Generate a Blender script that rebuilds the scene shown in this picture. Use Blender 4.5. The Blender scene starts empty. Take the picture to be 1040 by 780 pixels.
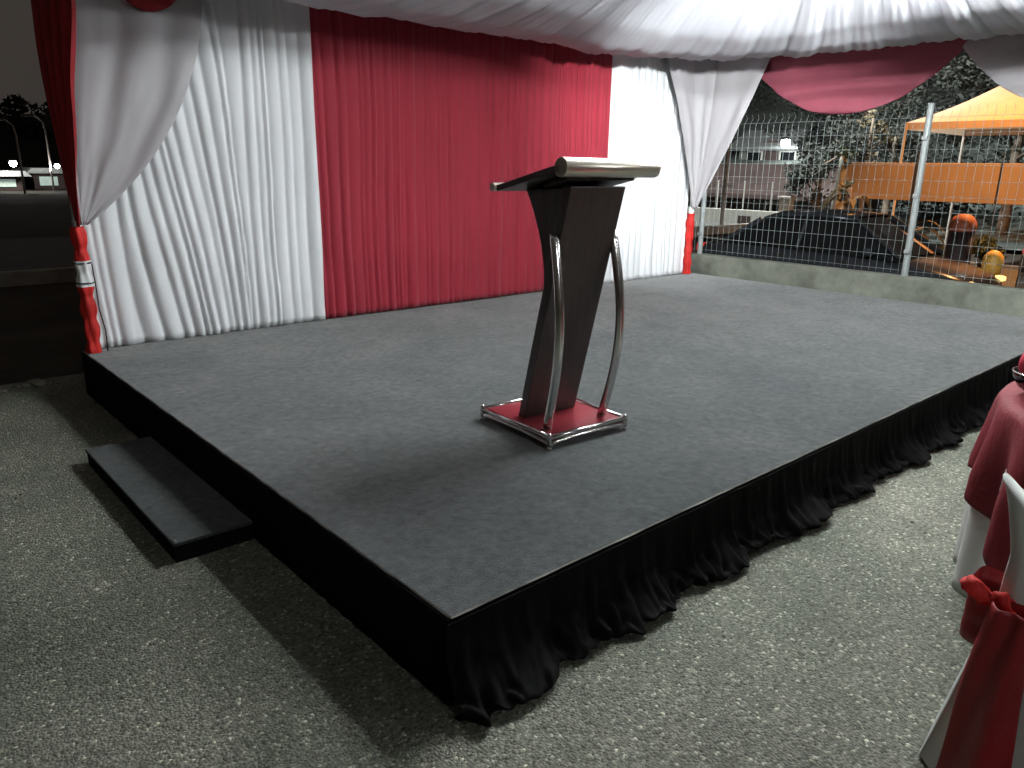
import bpy, bmesh, math, random
from mathutils import Vector, Matrix, noise as mnoise
random.seed(7)
SC = bpy.context.scene
COL = SC.collection
S = 0.30            # height of the stage deck above the tarmac
PI = math.pi

# ------------------------------------------------------------------ camera
cam = bpy.data.cameras.new('camera'); camo = bpy.data.objects.new('camera', cam); COL.objects.link(camo)
R = Matrix(((0.7483975, 0.17188544, -0.6405908), (-0.66307164, 0.21632621, -0.71661634), (0.01540067, 0.96107147, 0.27587036)))
camo.matrix_world = Matrix.Translation((-1.14420959, -1.52731942, 1.25 + S)) @ R.to_4x4()
cam.sensor_width = 36.0; cam.lens = 766.773 / 1040 * 36
cam.clip_start = 0.05; cam.clip_end = 600
SC.camera = camo

# ------------------------------------------------------------------ night sky
w = bpy.data.worlds.new('World'); SC.world = w; w.use_nodes = True
nt = w.node_tree; nt.nodes.clear()
wo = nt.nodes.new('ShaderNodeOutputWorld'); bg = nt.nodes.new('ShaderNodeBackground')
tc = nt.nodes.new('ShaderNodeTexCoord'); nz = nt.nodes.new('ShaderNodeTexNoise'); cr = nt.nodes.new('ShaderNodeValToRGB')
nz.inputs['Scale'].default_value = 2.5; nz.inputs['Detail'].default_value = 5
cr.color_ramp.elements[0].position = .3; cr.color_ramp.elements[0].color = (.021, .018, .016, 1)
cr.color_ramp.elements[1].position = .7; cr.color_ramp.elements[1].color = (.034, .029, .025, 1)
nt.links.new(tc.outputs['Generated'], nz.inputs['Vector']); nt.links.new(nz.outputs['Fac'], cr.inputs['Fac'])
nt.links.new(cr.outputs['Color'], bg.inputs['Color']); bg.inputs['Strength'].default_value = 1.0
nt.links.new(bg.outputs['Background'], wo.inputs['Surface'])
SC.view_settings.view_transform = 'Standard'; SC.view_settings.look = 'None'
SC.view_settings.exposure = 0.66; SC.view_settings.gamma = 1.0; SC.view_settings.use_curve_mapping = False
SC.cycles.max_bounces = 8; SC.cycles.diffuse_bounces = 4; SC.cycles.transparent_max_bounces = 12
SC.cycles.sample_clamp_indirect = 4.0
SC.cycles.use_denoising = True

TUBE_A, TUBE_B, TUBE_FILL, FLOOD = 255.0, 400.0, 190.0, 1050.0     # emission: stage tubes, fence end tube, added fill tubes, added flood
COOL = (0.93, 0.98, 1.0)
SODIUM = (1.0, 0.43, 0.13)

# ------------------------------------------------------------------ helpers
class MB:
    """collects shapes, then links them as ONE mesh object"""
    def __init__(s): s.bm = bmesh.new()
    def face(s, pts):
        vs = [s.bm.verts.new(p) for p in pts]
        try: return s.bm.faces.new(vs)
        except ValueError: return None
    def box(s, c, d, rz=0, bev=0, M=None):
        t = bmesh.new(); bmesh.ops.create_cube(t, size=1)
        for v in t.verts: v.co = Vector((v.co.x*d[0], v.co.y*d[1], v.co.z*d[2]))
        if bev: bmesh.ops.bevel(t, geom=t.edges[:], offset=bev, segments=2, affect='EDGES', profile=.6)
        m = Matrix.Translation(c) @ Matrix.Rotation(rz, 4, 'Z')
        if M is not None: m = Matrix.Translation(c) @ M
        s._merge(t, m); return s
    def _merge(s, t, m=Matrix.Identity(4)):
        mp = {v: s.bm.verts.new(m @ v.co) for v in t.verts}
        for f in t.faces:
            try: s.bm.faces.new([mp[v] for v in f.verts])
            except ValueError: pass
        t.free()
    def tube(s, pts, r, n=8, cap=True, sx=1.0):
        pts = [Vector(p) for p in pts]; rings = []
        for i, p in enumerate(pts):
            d = (pts[min(i+1, len(pts)-1)] - pts[max(i-1, 0)]).normalized()
            ref = Vector((0, 0, 1)) if abs(d.z) < .9 else Vector((1, 0, 0))
            a = d.cross(ref).normalized(); b = d.cross(a).normalized()
            rr = r[i] if isinstance(r, (list, tuple)) else r
            rings.append([s.bm.verts.new(p + a*(rr*sx*math.cos(2*PI*k/n)) + b*(rr*math.sin(2*PI*k/n))) for k in range(n)])
        for a, b in zip(rings, rings[1:]):
            for k in range(n): s.bm.faces.new((a[k], a[(k+1) % n], b[(k+1) % n], b[k]))
        if cap: s.bm.faces.new(rings[0][::-1]); s.bm.faces.new(rings[-1])
        return s
    def bar(s, p, q, wx, wy):
        """thin square wire"""
        return s.tube([p, q], max(wx, wy)*.7, n=4)
    def lathe(s, prof, c=(0, 0, 0), n=24, sy=1.0):
        rings = []
        for r, z in prof: rings.append([s.bm.verts.new((c[0]+r*math.cos(2*PI*k/n), c[1]+r*sy*math.sin(2*PI*k/n), c[2]+z)) for k in range(n)])
        for a, b in zip(rings, rings[1:]):
            for k in range(n): s.bm.faces.new((a[k], a[(k+1) % n], b[(k+1) % n], b[k]))
        s.bm.faces.new(rings[0][::-1]); s.bm.faces.new(rings[-1]); return s
    def grid(s, f, nu, nv, wrap=False):
        g = [[s.bm.verts.new(f(u/(nu if True else 1), v/nv)) for v in range(nv+1)] for u in range(nu + (0 if wrap else 1))]
        for i in range(nu):
            for j in range(nv):
                a, b = g[i], g[(i+1) % len(g)]
                s.bm.faces.new((a[j], b[j], b[j+1], a[j+1]))
        return g
    def prism(s, poly, axis, a, b):
        """extrude a 2D polygon along an axis: 'x' (y,z), 'y' (x,z), 'z' (x,y)"""
        def P(p, t): return {'x': (t, p[0], p[1]), 'y': (p[0], t, p[1]), 'z': (p[0], p[1], t)}[axis]
        A = [s.bm.verts.new(P(p, a)) for p in poly]; B = [s.bm.verts.new(P(p, b)) for p in poly]; n = len(poly)
        s.bm.faces.new(A[::-1]); s.bm.faces.new(B)
        for k in range(n): s.bm.faces.new((A[k], A[(k+1) % n], B[(k+1) % n], B[k]))
        return s
    def build(s, name, m, parent=None, off=None, smooth=False, solid=0, bevel=0, sub=0, loc=None):
        bm = s.bm
        if off is None and parent is None and loc is None:      # single-mesh thing: origin at its base
            xs = [v.co for v in bm.verts]
            lo = Vector((min(v.x for v in xs), min(v.y for v in xs), min(v.z for v in xs)))
            hi = Vector((max(v.x for v in xs), max(v.y for v in xs), max(v.z for v in xs)))
            off = ((lo.x+hi.x)/2, (lo.y+hi.y)/2, lo.z); loc = off
        if off is not None:
            o3 = Vector(off)
            for v in bm.verts: v.co -= o3
        bmesh.ops.recalc_face_normals(bm, faces=bm.faces[:])
        me = bpy.data.meshes.new(name); bm.to_mesh(me); bm.free()
        if smooth:
            for p in me.polygons: p.use_smooth = True
        o = bpy.data.objects.new(name, me); COL.objects.link(o)
        if loc is not None: o.location = loc
        if parent is not None: o.parent = parent
        for mm in (m if isinstance(m, list) else [m]): me.materials.append(mm)
        if sub:
            k = o.modifiers.new('sub', 'SUBSURF'); k.levels = sub; k.render_levels = sub
        if solid:
            k = o.modifiers.new('solid', 'SOLIDIFY'); k.thickness = solid; k.offset = 0
        if bevel:
            k = o.modifiers.new('bevel', 'BEVEL'); k.width = bevel; k.segments = 2; k.limit_method = 'ANGLE'
        return o

def tag(o, label, cat, group=None):
    o['label'] = label; o['category'] = cat
    if group: o['group'] = group
    return o
def kind(o, k): o['kind'] = k; return o
def thing(name, label, cat, loc=(0, 0, 0), rz=0, group=None):
    o = bpy.data.objects.new(name, None); COL.objects.link(o); o.location = loc; o.rotation_euler = (0, 0, rz)
    o.empty_display_size = .1
    return tag(o, label, cat, group)
def copy_tree(o, parent=None):
    c = o.copy(); COL.objects.link(c); c.parent = parent
    for ch in o.children: copy_tree(ch, c)
    return c

# ------------------------------------------------------------------ materials
def mat(name, col, rough=.7, metal=0, var=.15, vscale=8, bump=0, bscale=60, sheen=0, trans=0, emit=0, emitcol=None, spec=.5, nrough=.6, coords='Object', sheencol=None, stretch=None):
    m = bpy.data.materials.new(name); m.use_nodes = True; t = m.node_tree; N = t.nodes; L = t.links
    b = N['Principled BSDF']; out = N['Material Output']
    b.inputs['Roughness'].default_value = rough; b.inputs['Metallic'].default_value = metal
    b.inputs['Specular IOR Level'].default_value = spec
    c = N.new('ShaderNodeTexCoord'); mp = N.new('ShaderNodeMapping'); L.new(c.outputs[coords], mp.inputs['Vector'])
    if stretch: mp.inputs['Scale'].default_value = stretch
    n1 = N.new('ShaderNodeTexNoise'); n1.inputs['Scale'].default_value = vscale; n1.inputs['Detail'].default_value = 6; n1.inputs['Roughness'].default_value = nrough
    L.new(mp.outputs['Vector'], n1.inputs['Vector'])
    r = N.new('ShaderNodeValToRGB'); r.color_ramp.elements[0].position = .28; r.color_ramp.elements[1].position = .72
    r.color_ramp.elements[0].color = tuple(x*(1-var) for x in col[:3]) + (1,)
    r.color_ramp.elements[1].color = tuple(min(1, x*(1+var)) for x in col[:3]) + (1,)
    L.new(n1.outputs['Fac'], r.inputs['Fac']); L.new(r.outputs['Color'], b.inputs['Base Color'])
    if bump:
        n2 = N.new('ShaderNodeTexNoise'); n2.inputs['Scale'].default_value = bscale; n2.inputs['Detail'].default_value = 4
        bp = N.new('ShaderNodeBump'); bp.inputs['Strength'].default_value = bump; bp.inputs['Distance'].default_value = .01
        L.new(mp.outputs['Vector'], n2.inputs['Vector']); L.new(n2.outputs['Fac'], bp.inputs['Height']); L.new(bp.outputs['Normal'], b.inputs['Normal'])
    if sheen:
        b.inputs['Sheen Weight'].default_value = sheen; b.inputs['Sheen Roughness'].default_value = .5
        if sheencol: b.inputs['Sheen Tint'].default_value = sheencol + (1,)
    if emit:
        b.inputs['Emission Color'].default_value = (emitcol or col) + (1,); b.inputs['Emission Strength'].default_value = emit
    if trans:
        tr = N.new('ShaderNodeBsdfTranslucent'); mx = N.new('ShaderNodeMixShader'); mx.inputs['Fac'].default_value = trans
        L.new(r.outputs['Color'], tr.inputs['Color']); L.new(b.outputs['BSDF'], mx.inputs[1]); L.new(tr.outputs['BSDF'], mx.inputs[2])
        L.new(mx.outputs['Shader'], out.inputs['Surface'])
    return m

def tarmac_mat():
    m = bpy.data.materials.new('tarmac'); m.use_nodes = True; t = m.node_tree; N = t.nodes; L = t.links; b = N['Principled BSDF']
    c = N.new('ShaderNodeTexCoord')
    v = N.new('ShaderNodeTexVoronoi'); v.inputs['Scale'].default_value = 105; v.inputs['Randomness'].default_value = 1
    n = N.new('ShaderNodeTexNoise'); n.inputs['Scale'].default_value = 1.3; n.inputs['Detail'].default_value = 8; n.inputs['Roughness'].default_value = .65
    n2 = N.new('ShaderNodeTexNoise'); n2.inputs['Scale'].default_value = 60; n2.inputs['Detail'].default_value = 6; n2.inputs['Roughness'].default_value = .75
    for x in (v, n, n2): L.new(c.outputs['Object'], x.inputs['Vector'])
    sep = N.new('ShaderNodeSeparateColor'); L.new(v.outputs['Color'], sep.inputs['Color'])
    r1 = N.new('ShaderNodeValToRGB')      # the stones: mostly mid grey, a few near white, a few black
    e = r1.color_ramp.elements; e[0].position = 0; e[0].color = (.10, .105, .09, 1); e[1].position = 1; e[1].color = (.75, .75, .70, 1)
    for p, k in ((.18, .19), (.5, .25), (.88, .31), (.96, .46)):
        q = r1.color_ramp.elements.new(p); q.color = (k*.92, k*.94, k*.89, 1)
    L.new(sep.outputs['Red'], r1.inputs['Fac'])
    r2 = N.new('ShaderNodeValToRGB'); r2.color_ramp.elements[0].position = .33; r2.color_ramp.elements[0].color = (.66, .69, .60, 1)
    r2.color_ramp.elements[1].position = .68; r2.color_ramp.elements[1].color = (1.25, 1.22, 1.1, 1)
    L.new(n.outputs['Fac'], r2.inputs['Fac'])
    r3 = N.new('ShaderNodeValToRGB'); r3.color_ramp.elements[0].position = .36; r3.color_ramp.elements[0].color = (.42, .44, .40, 1)
    r3.color_ramp.elements[1].position = .62; r3.color_ramp.elements[1].color = (1.0, 1.0, .98, 1)
    L.new(n2.outputs['Fac'], r3.inputs['Fac'])
    m1 = N.new('ShaderNodeMix'); m1.data_type = 'RGBA'; m1.blend_type = 'MULTIPLY'; m1.inputs['Factor'].default_value = 1
    m2 = N.new('ShaderNodeMix'); m2.data_type = 'RGBA'; m2.blend_type = 'MULTIPLY'; m2.inputs['Factor'].default_value = 1
    L.new(r1.outputs['Color'], m1.inputs['A']); L.new(r2.outputs['Color'], m1.inputs['B'])
    L.new(m1.outputs['Result'], m2.inputs['A']); L.new(r3.outputs['Color'], m2.inputs['B'])
    n3 = N.new('ShaderNodeTexNoise'); n3.inputs['Scale'].default_value = .55; n3.inputs['Detail'].default_value = 9; n3.inputs['Roughness'].default_value = .7; n3.inputs['Distortion'].default_value = .6
    L.new(c.outputs['Object'], n3.inputs['Vector'])
    r4 = N.new('ShaderNodeValToRGB'); e4 = r4.color_ramp.elements; e4[0].position = .36; e4[0].color = (.78, .83, .76, 1); e4[1].position = .62; e4[1].color = (1.1, 1.08, 1.03, 1)
    L.new(n3.outputs['Fac'], r4.inputs['Fac'])
    v2 = N.new('ShaderNodeTexVoronoi'); v2.feature = 'DISTANCE_TO_EDGE'; v2.inputs['Scale'].default_value = .9
    mpv = N.new('ShaderNodeMix'); mpv.data_type = 'RGBA'; mpv.blend_type = 'ADD'; mpv.inputs['Factor'].default_value = .35
    L.new(c.outputs['Object'], mpv.inputs['A']); L.new(n.outputs['Color'], mpv.inputs['B']); L.new(mpv.outputs['Result'], v2.inputs['Vector'])
    r5 = N.new('ShaderNodeValToRGB'); e5 = r5.color_ramp.elements; e5[0].position = .0; e5[0].color = (.45, .45, .43, 1); e5[1].position = .006; e5[1].color = (1, 1, 1, 1)
    L.new(v2.outputs['Distance'], r5.inputs['Fac'])
    m3 = N.new('ShaderNodeMix'); m3.data_type = 'RGBA'; m3.blend_type = 'MULTIPLY'; m3.inputs['Factor'].default_value = 1
    m4 = N.new('ShaderNodeMix'); m4.data_type = 'RGBA'; m4.blend_type = 'MULTIPLY'; m4.inputs['Factor'].default_value = .45
    L.new(m2.outputs['Result'], m3.inputs['A']); L.new(r4.outputs['Color'], m3.inputs['B']); L.new(m3.outputs['Result'], m4.inputs['A']); L.new(r5.outputs['Color'], m4.inputs['B'])
    L.new(m4.outputs['Result'], b.inputs['Base Color']); b.inputs['Roughness'].default_value = .72
    bp = N.new('ShaderNodeBump'); bp.inputs['Strength'].default_value = .8; bp.inputs['Distance'].default_value = .012
    ad = N.new('ShaderNodeMath'); ad.operation = 'SUBTRACT'; L.new(n2.outputs['Fac'], ad.inputs[0]); L.new(v.outputs['Distance'], ad.inputs[1])
    L.new(ad.outputs[0], bp.inputs['Height']); L.new(bp.outputs['Normal'], b.inputs['Normal'])
    return m

def carpet_mat(name, lo, hi, sheen):
    m = bpy.data.materials.new(name); m.use_nodes = True; t = m.node_tree; N = t.nodes; L = t.links; b = N['Principled BSDF']
    c = N.new('ShaderNodeTexCoord')
    def nz(sc, det, ro):
        n = N.new('ShaderNodeTexNoise'); n.inputs['Scale'].default_value = sc; n.inputs['Detail'].default_value = det; n.inputs['Roughness'].default_value = ro
        L.new(c.outputs['Object'], n.inputs['Vector']); return n
    def ramp(n, p0, c0, p1, c1):
        r = N.new('ShaderNodeValToRGB'); e = r.color_ramp.elements; e[0].position = p0; e[0].color = c0 + (1,); e[1].position = p1; e[1].color = c1 + (1,)
        L.new(n.outputs['Fac'], r.inputs['Fac']); return r
    def mul(a, b_):
        x = N.new('ShaderNodeMix'); x.data_type = 'RGBA'; x.blend_type = 'MULTIPLY'; x.inputs['Factor'].default_value = 1
        L.new(a.outputs[0] if a.bl_idname != 'ShaderNodeMix' else a.outputs['Result'], x.inputs['A']); L.new(b_.outputs[0], x.inputs['B']); return x
    fib = nz(170, 3, .8); mid = nz(24, 5, .75); big = nz(1.6, 6, .7)
    r1 = ramp(fib, .36, lo, .64, hi); r2 = ramp(mid, .33, (.74, .74, .74), .67, (1.2, 1.2, 1.2)); r3 = ramp(big, .32, (.80, .82, .82), .68, (1.16, 1.14, 1.12))
    x = mul(mul(r1, r2), r3); L.new(x.outputs['Result'], b.inputs['Base Color'])
    b.inputs['Roughness'].default_value = .95; b.inputs['Specular IOR Level'].default_value = .12
    b.inputs['Sheen Weight'].default_value = sheen; b.inputs['Sheen Roughness'].default_value = .45
    x2 = mul(r1, r3); sc = N.new('ShaderNodeMix'); sc.data_type = 'RGBA'; sc.blend_type = 'MULTIPLY'; sc.inputs['Factor'].default_value = 1
    L.new(r2.outputs[0], sc.inputs['A']); L.new(r3.outputs[0], sc.inputs['B']); L.new(sc.outputs['Result'], b.inputs['Sheen Tint'])
    bp = N.new('ShaderNodeBump'); bp.inputs['Strength'].default_value = .9; bp.inputs['Distance'].default_value = .006
    L.new(fib.outputs['Fac'], bp.inputs['Height']); L.new(bp.outputs['Normal'], b.inputs['Normal'])
    return m
M = {}
M['tarmac'] = tarmac_mat()
M['earth'] = mat('earth', (.035, .028, .02), .95, var=.5, vscale=1.2, bump=.6, bscale=9)
M['road'] = mat('road', (.07, .07, .068), .8, var=.25, vscale=2, bump=.3, bscale=80)
M['kerb'] = mat('kerb', (.3, .29, .26), .9, var=.3, vscale=5)
M['carpet'] = carpet_mat('carpet', (.016, .0195, .0195), (.061, .072, .071), .50)
M['stepcarpet'] = carpet_mat('step carpet', (.016, .019, .019), (.058, .066, .064), .2)
M['black'] = mat('black cloth', (.006, .006, .006), .9, var=.3, vscale=20, bump=.2, bscale=200, spec=.05)
M['skirt'] = mat('black skirt cloth', (.0032, .003, .003), .8, var=.3, vscale=20, spec=.06)
M['trim'] = mat('edge trim', (.16, .15, .13), .8, var=.85, vscale=9)
M['white'] = mat('white curtain cloth', (.84, .85, .86), .85, var=.03, vscale=3, bump=.15, bscale=30, trans=.2, stretch=(1, 1, .25))
M['red'] = mat('crimson curtain cloth', (.29, .010, .026), .8, var=.10, vscale=3, bump=.15, bscale=30, trans=.08, sheen=.15, stretch=(1, 1, .25))
M['ceil'] = mat('white tent lining', (.74, .74, .78), .6, var=.04, vscale=2, trans=.25)
M['sheer'] = mat('white voile', (.52, .50, .51), .6, var=.04, vscale=2, trans=.3)
M['redswag'] = mat('dark red voile', (.34, .016, .022), .7, var=.15, vscale=4, trans=.25)
M['pinkswag'] = mat('crimson voile valance', (.36, .085, .12), .7, var=.12, vscale=3, trans=.3)  # paler and pinker than the other red voile: haze put into the colour
M['redwrap'] = mat('red satin wrap', (.52, .020, .016), .65, var=.3, vscale=10, bump=.9, bscale=38, spec=.3, stretch=(1, 1, .4))
M['whitewrap'] = mat('white satin wrap', (.75, .75, .74), .5, var=.1, vscale=14)
M['steel'] = mat('galvanised steel', (.42, .44, .44), .5, metal=.6, var=.2, vscale=9)
M['fencepaint'] = mat('grey green fence coating', (.34, .37, .36), .55, metal=.3, var=.15, vscale=6)
M['wire'] = mat('fence wire', (.30, .34, .33), .5, metal=.3, var=.15, vscale=6)
M['concrete'] = mat('mossy concrete', (.165, .175, .14), .92, var=.5, vscale=3.2, bump=.6, bscale=24)
M['chrome'] = mat('chrome', (.72, .70, .68), .16, metal=1, var=.08, vscale=9)
M['gold'] = mat('champagne edging', (.80, .72, .60), .28, metal=.9, var=.06, vscale=9)
M['panel'] = mat('dark lectern laminate', (.046, .032, .029), .36, var=.35, vscale=5, stretch=(8, 8, 1), spec=.5)
M['maroon'] = mat('maroon base board', (.16, .016, .022), .3, var=.25, vscale=5)
M['rubber'] = mat('rubber', (.012, .012, .012), .8)
M['carblack'] = mat('dark car paint', (.05, .055, .065), .22, metal=.3, var=.1, vscale=3)
M['carbrown'] = mat('bronze car paint', (.10, .065, .04), .25, metal=.3, var=.1, vscale=3)
M['glass'] = mat('dark window glass', (.012, .014, .016), .06, var=.1, spec=.8)
M['lens'] = mat('headlight lens', (.8, .6, .3), .2, emit=1.3, emitcol=(1, .62, .18))  # glow put in for street light reflected by the lens
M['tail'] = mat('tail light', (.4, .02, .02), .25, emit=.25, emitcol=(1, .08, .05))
M['canopy'] = mat('orange canopy cloth', (.66, .50, .36), .7, var=.10, vscale=2, trans=.25)
M['hoard'] = mat('tan hoarding sheet', (.50, .38, .28), .8, var=.12, vscale=1.2)
M['pole'] = mat('painted pole', (.45, .40, .36), .6, var=.2)
M['darkpole'] = mat('dark pole', (.06, .05, .045), .7, var=.2)
M['bark'] = mat('bark', (.17, .13, .10), .9, var=.4, vscale=12, bump=.7, bscale=14)
M['palebark'] = mat('pale mottled bark', (.30, .29, .25), .9, var=.5, vscale=9, bump=.5, bscale=14)
M['leaf'] = mat('leaves', (.045, .065, .035), .7, var=.55, vscale=1.2, trans=.2)
M['leafdark'] = mat('dark leaves', (.066, .072, .064), .85, var=.4, vscale=.6, trans=.2)
M['frond'] = mat('dry fronds', (.15, .12, .07), .75, var=.4, vscale=3, trans=.2)
M['hill'] = mat('wooded hill soil', (.10, .115, .105), .95, var=.5, vscale=.4)
M['wallwhite'] = mat('white boundary wall paint', (.50, .49, .45), .85, var=.14, vscale=1.4)
M['plaster'] = mat('cream plaster', (.48, .45, .40), .85, var=.15, vscale=2)
M['roofred'] = mat('rust tin roof', (.055, .035, .033), .8, var=.3, vscale=2)
M['rooftin'] = mat('pale tin roof', (.22, .23, .23), .6, var=.2, vscale=2)
M['lamp'] = mat('lit lamp', (1, 1, 1), .4, emit=30, emitcol=(.95, 1, 1))
M['litwin'] = mat('lit window', (.5, .6, .55), .4, emit=.12, emitcol=(.75, 1, .9))
M['drum'] = mat('orange plastic', (.42, .13, .06), .65, var=.25, vscale=6)
M['drumdark'] = mat('dark plastic', (.03, .02, .02), .6)
M['yellow'] = mat('yellow plastic', (.85, .50, .10), .5, var=.2)
M['bowl'] = mat('black glazed bowl', (.012, .012, .014), .12, spec=.7)
M['napkin'] = mat('pink red napkin', (.75, .06, .11), .7, var=.08)
M['tablewhite'] = mat('white tablecloth', (.62, .61, .58), .8, var=.04, vscale=3)
M['tablered'] = mat('wine red overlay', (.17, .006, .012), .75, var=.12, vscale=5, bump=.35, bscale=45)
M['sash'] = mat('red satin sash', (.25, .008, .012), .45, var=.15, vscale=8, bump=.5, bscale=22)
M['chaircover'] = mat('white chair cover', (.60, .62, .58), .75, var=.05, vscale=4)

# ------------------------------------------------------------------ setting: ground
m = MB()
m.grid(lambda u, v: (-40 + u*46.95, -30 + v*34.75, 0), 40, 30)
kind(m.build('tarmac_ground', M['tarmac'], loc=(0, 0, 0)), 'structure')
# earth sheet past the tarmac; lies lower than the tarmac and reaches the horizon
m = MB()
def earth(u, v):
    x = -300 + 600*u; y = -300 + 600*v
    return (x, y, -.62 - .0)
m.grid(earth, 60, 60)
kind(m.build('earth_ground', M['earth'], loc=(0, 0, 0)), 'structure')
# rough verge behind the tarmac (left of the tent)
m = MB()
def verge(u, v):
    x = -60 + 66.9*u; y = 4.71 + 5.2*v
    n = mnoise.noise(Vector((x*.9, y*.9, 0)))*.05 + mnoise.noise(Vector((x*4, y*4, 3)))*.02
    return (x, y, -.012 + n*math.sin(PI*v)**.5*1.0)
m.grid(verge, 300, 26)
kind(m.build('verge_ground', M['earth'], loc=(0, 0, 0), smooth=True), 'structure')
# crumbled rim of the tarmac
m = MB()
for i in range(70):
    x = -3.5 + random.random()*3.4; y = 4.62 + random.gauss(0, .07); s_ = random.uniform(.02, .075)
    t = bmesh.new(); bmesh.ops.create_icosphere(t, subdivisions=1, radius=s_)
    for v in t.verts: v.co = v.co*random.uniform(.7, 1.2); v.co.z *= .45
    m._merge(t, Matrix.Translation((x, y, s_*.12)))
kind(m.build('tarmac_rubble', mat('rubble', (.16, .15, .12), .9, var=.4), loc=(0, 0, 0)), 'stuff')
m = MB()
for i in range(420):
    x = random.uniform(-3.2, 6.5); y = random.uniform(-2.2, 4.4)
    if -.5 < x < 7 and y > -.25: continue
    s_ = random.uniform(.004, .011)
    q = bmesh.new(); bmesh.ops.create_icosphere(q, subdivisions=1, radius=s_)
    for v in q.verts: v.co = v.co*random.uniform(.65, 1.2); v.co.z *= .6
    m._merge(q, Matrix.Translation((x, y, s_*.3)))
kind(m.build('loose_grit', mat('grit', (.13, .12, .10), .9, var=.7, vscale=2), loc=(0, 0, 0)), 'stuff')
# side road with kerb and edge line on the left
m = MB(); m.box((-15, 9.98, .06), (70, .16, .22), bev=.015)
tag(m.build('kerb', M['kerb']), 'long pale concrete kerb along the dark side road on the left', 'kerb')
m = MB(); m.face([(-60, 10.07, -.02), (20, 10.07, -.02), (20, 17, -.02), (-60, 17, -.02)])
kind(m.build('side_road', M['road'], loc=(0, 0, 0)), 'structure')
m = MB(); m.face([(-60, 10.25, -.014), (20, 10.25, -.014), (20, 10.37, -.014), (-60, 10.37, -.014)])
kind(m.build('road_edge_line', mat('worn line', (.35, .34, .31), .9, var=.4), loc=(0, 0, 0)), 'structure')
m = MB(); m.grid(lambda u, v: (-60+90*u, 17 + 90*v, -.03 + mnoise.noise(Vector((u*30, v*30, 0)))*.12*min(1, v*8)), 60, 40)
kind(m.build('field_ground', M['earth'], loc=(0, 0, 0), smooth=True), 'structure')
# street beyond the fence
m = MB(); m.grid(lambda u, v: (7.3 + 12.4*u, -40 + 60*v, -.50), 10, 30)
kind(m.build('street', M['road'], loc=(0, 0, 0)), 'structure')

# hills, with the wood on them
def hill_right(x, y):
    d = (x - 26)/46.0
    t = max(0, min(1, d)); t = t*t*(3-2*t)
    h = 13.0*t*(1 + .25*mnoise.noise(Vector((x*.03, y*.03, 1)))) + 1.2*t*mnoise.noise(Vector((x*.12, y*.12, 5)))
    return h - .5
m = MB(); m.grid(lambda u, v: (24 + 80*u, -40 + 130*v, hill_right(24+80*u, -40+130*v)), 60, 80)
kind(m.build('hill', M['hill'], loc=(0, 0, 0), smooth=True), 'structure')
def leaf_cloud(m, c, rad, n, size, squash=.7):
    for i in range(n):
        d = Vector((random.gauss(0, 1), random.gauss(0, 1), random.gauss(0, 1))).normalized()
        rr = random.random()**.45
        p = Vector(c) + Vector((d.x*rad*rr, d.y*rad*rr, d.z*rad*rr*squash))
        a = Vector((random.gauss(0, 1), random.gauss(0, 1), random.gauss(0, .6))).normalized()
        b = a.cross(Vector((random.gauss(0, 1), random.gauss(0, 1), random.gauss(0, 1)))).normalized()
        s_ = size*random.uniform(.6, 1.3)
        m.face([p - a*s_, p - b*s_*.45, p + a*s_, p + b*s_*.45])
m = MB()
for i in range(620):
    x = random.uniform(30, 74); y = random.uniform(-8, 52)
    if y < (x+1.1)*.23-3 or y > (x+1.1)*.78: continue
    if x < 47 and abs(y - 22.3 - (x-41)*.55) < 4.4: continue
    leaf_cloud(m, (x, y, hill_right(x, y) + random.uniform(.4, 1.8)), random.uniform(1.0, 2.2), 300, .13)
kind(m.build('hillside_wood', M['leafdark'], loc=(0, 0, 0)), 'stuff')
# far ridge on the left, black against the sky
def ridge(u, v):
    x = -60 + 130*u; y = 78 + 30*v
    h = 5.8*math.sin(PI*min(1, v*1.1))*(1 + .25*mnoise.noise(Vector((x*.05, 0, 2))) ) + .5*mnoise.noise(Vector((x*.35, y*.3, 0)))
    return (x, y, h)
m = MB(); m.grid(ridge, 160, 14)
kind(m.build('far_hill', mat('dark hill', (.012, .011, .01), 1, var=.3), loc=(0, 0, 0), smooth=True), 'structure')
m = MB()
for i in range(110):
    x = random.uniform(0, 40); leaf_cloud(m, (x, 84, random.uniform(3.5, 6.6)), random.uniform(.8, 1.6), 36, .4)
kind(m.build('far_wood', mat('night leaves', (.015, .015, .012), .9, var=.3), loc=(0, 0, 0)), 'stuff')

# ------------------------------------------------------------------ stage
X1, Y1 = 6.93, 4.15
t = thing('stage', 'low wide stage platform carpeted dark grey with black skirting', 'stage', (X1/2, Y1/2, 0)); off = t.location
m = MB(); m.grid(lambda u, v: (u*X1, v*Y1, S + .0025*mnoise.noise(Vector((u*9, v*6, 0)))), 70, 42)
m.build('carpet', M['carpet'], t, off, smooth=True)
m = MB(); m.box((X1/2, Y1/2, S/2 - .006), (X1-.012, Y1-.012, S-.02)); m.build('platform', M['black'], t, off)
# carpet edge trims, frayed
for a, b, nrm in (((0, 0), (X1, 0), (0, -1)), ((0, 0), (0, Y1), (-1, 0))):
    m = MB(); n = 260
    def ribbon(u, v, a=a, b=b, nrm=nrm):
        x = a[0] + (b[0]-a[0])*u; y = a[1] + (b[1]-a[1])*u
        k = .0012 + .0034*max(0, mnoise.noise(Vector((x*7+3, y*7, 2)))+.25)
        d = -.001 + (k + .002)*v
        return (x + nrm[0]*d, y + nrm[1]*d, S + .0035 - .004*v)
    m.grid(ribbon, n, 2)
    m.build('edge_trim', M['trim'], t, off)
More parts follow.
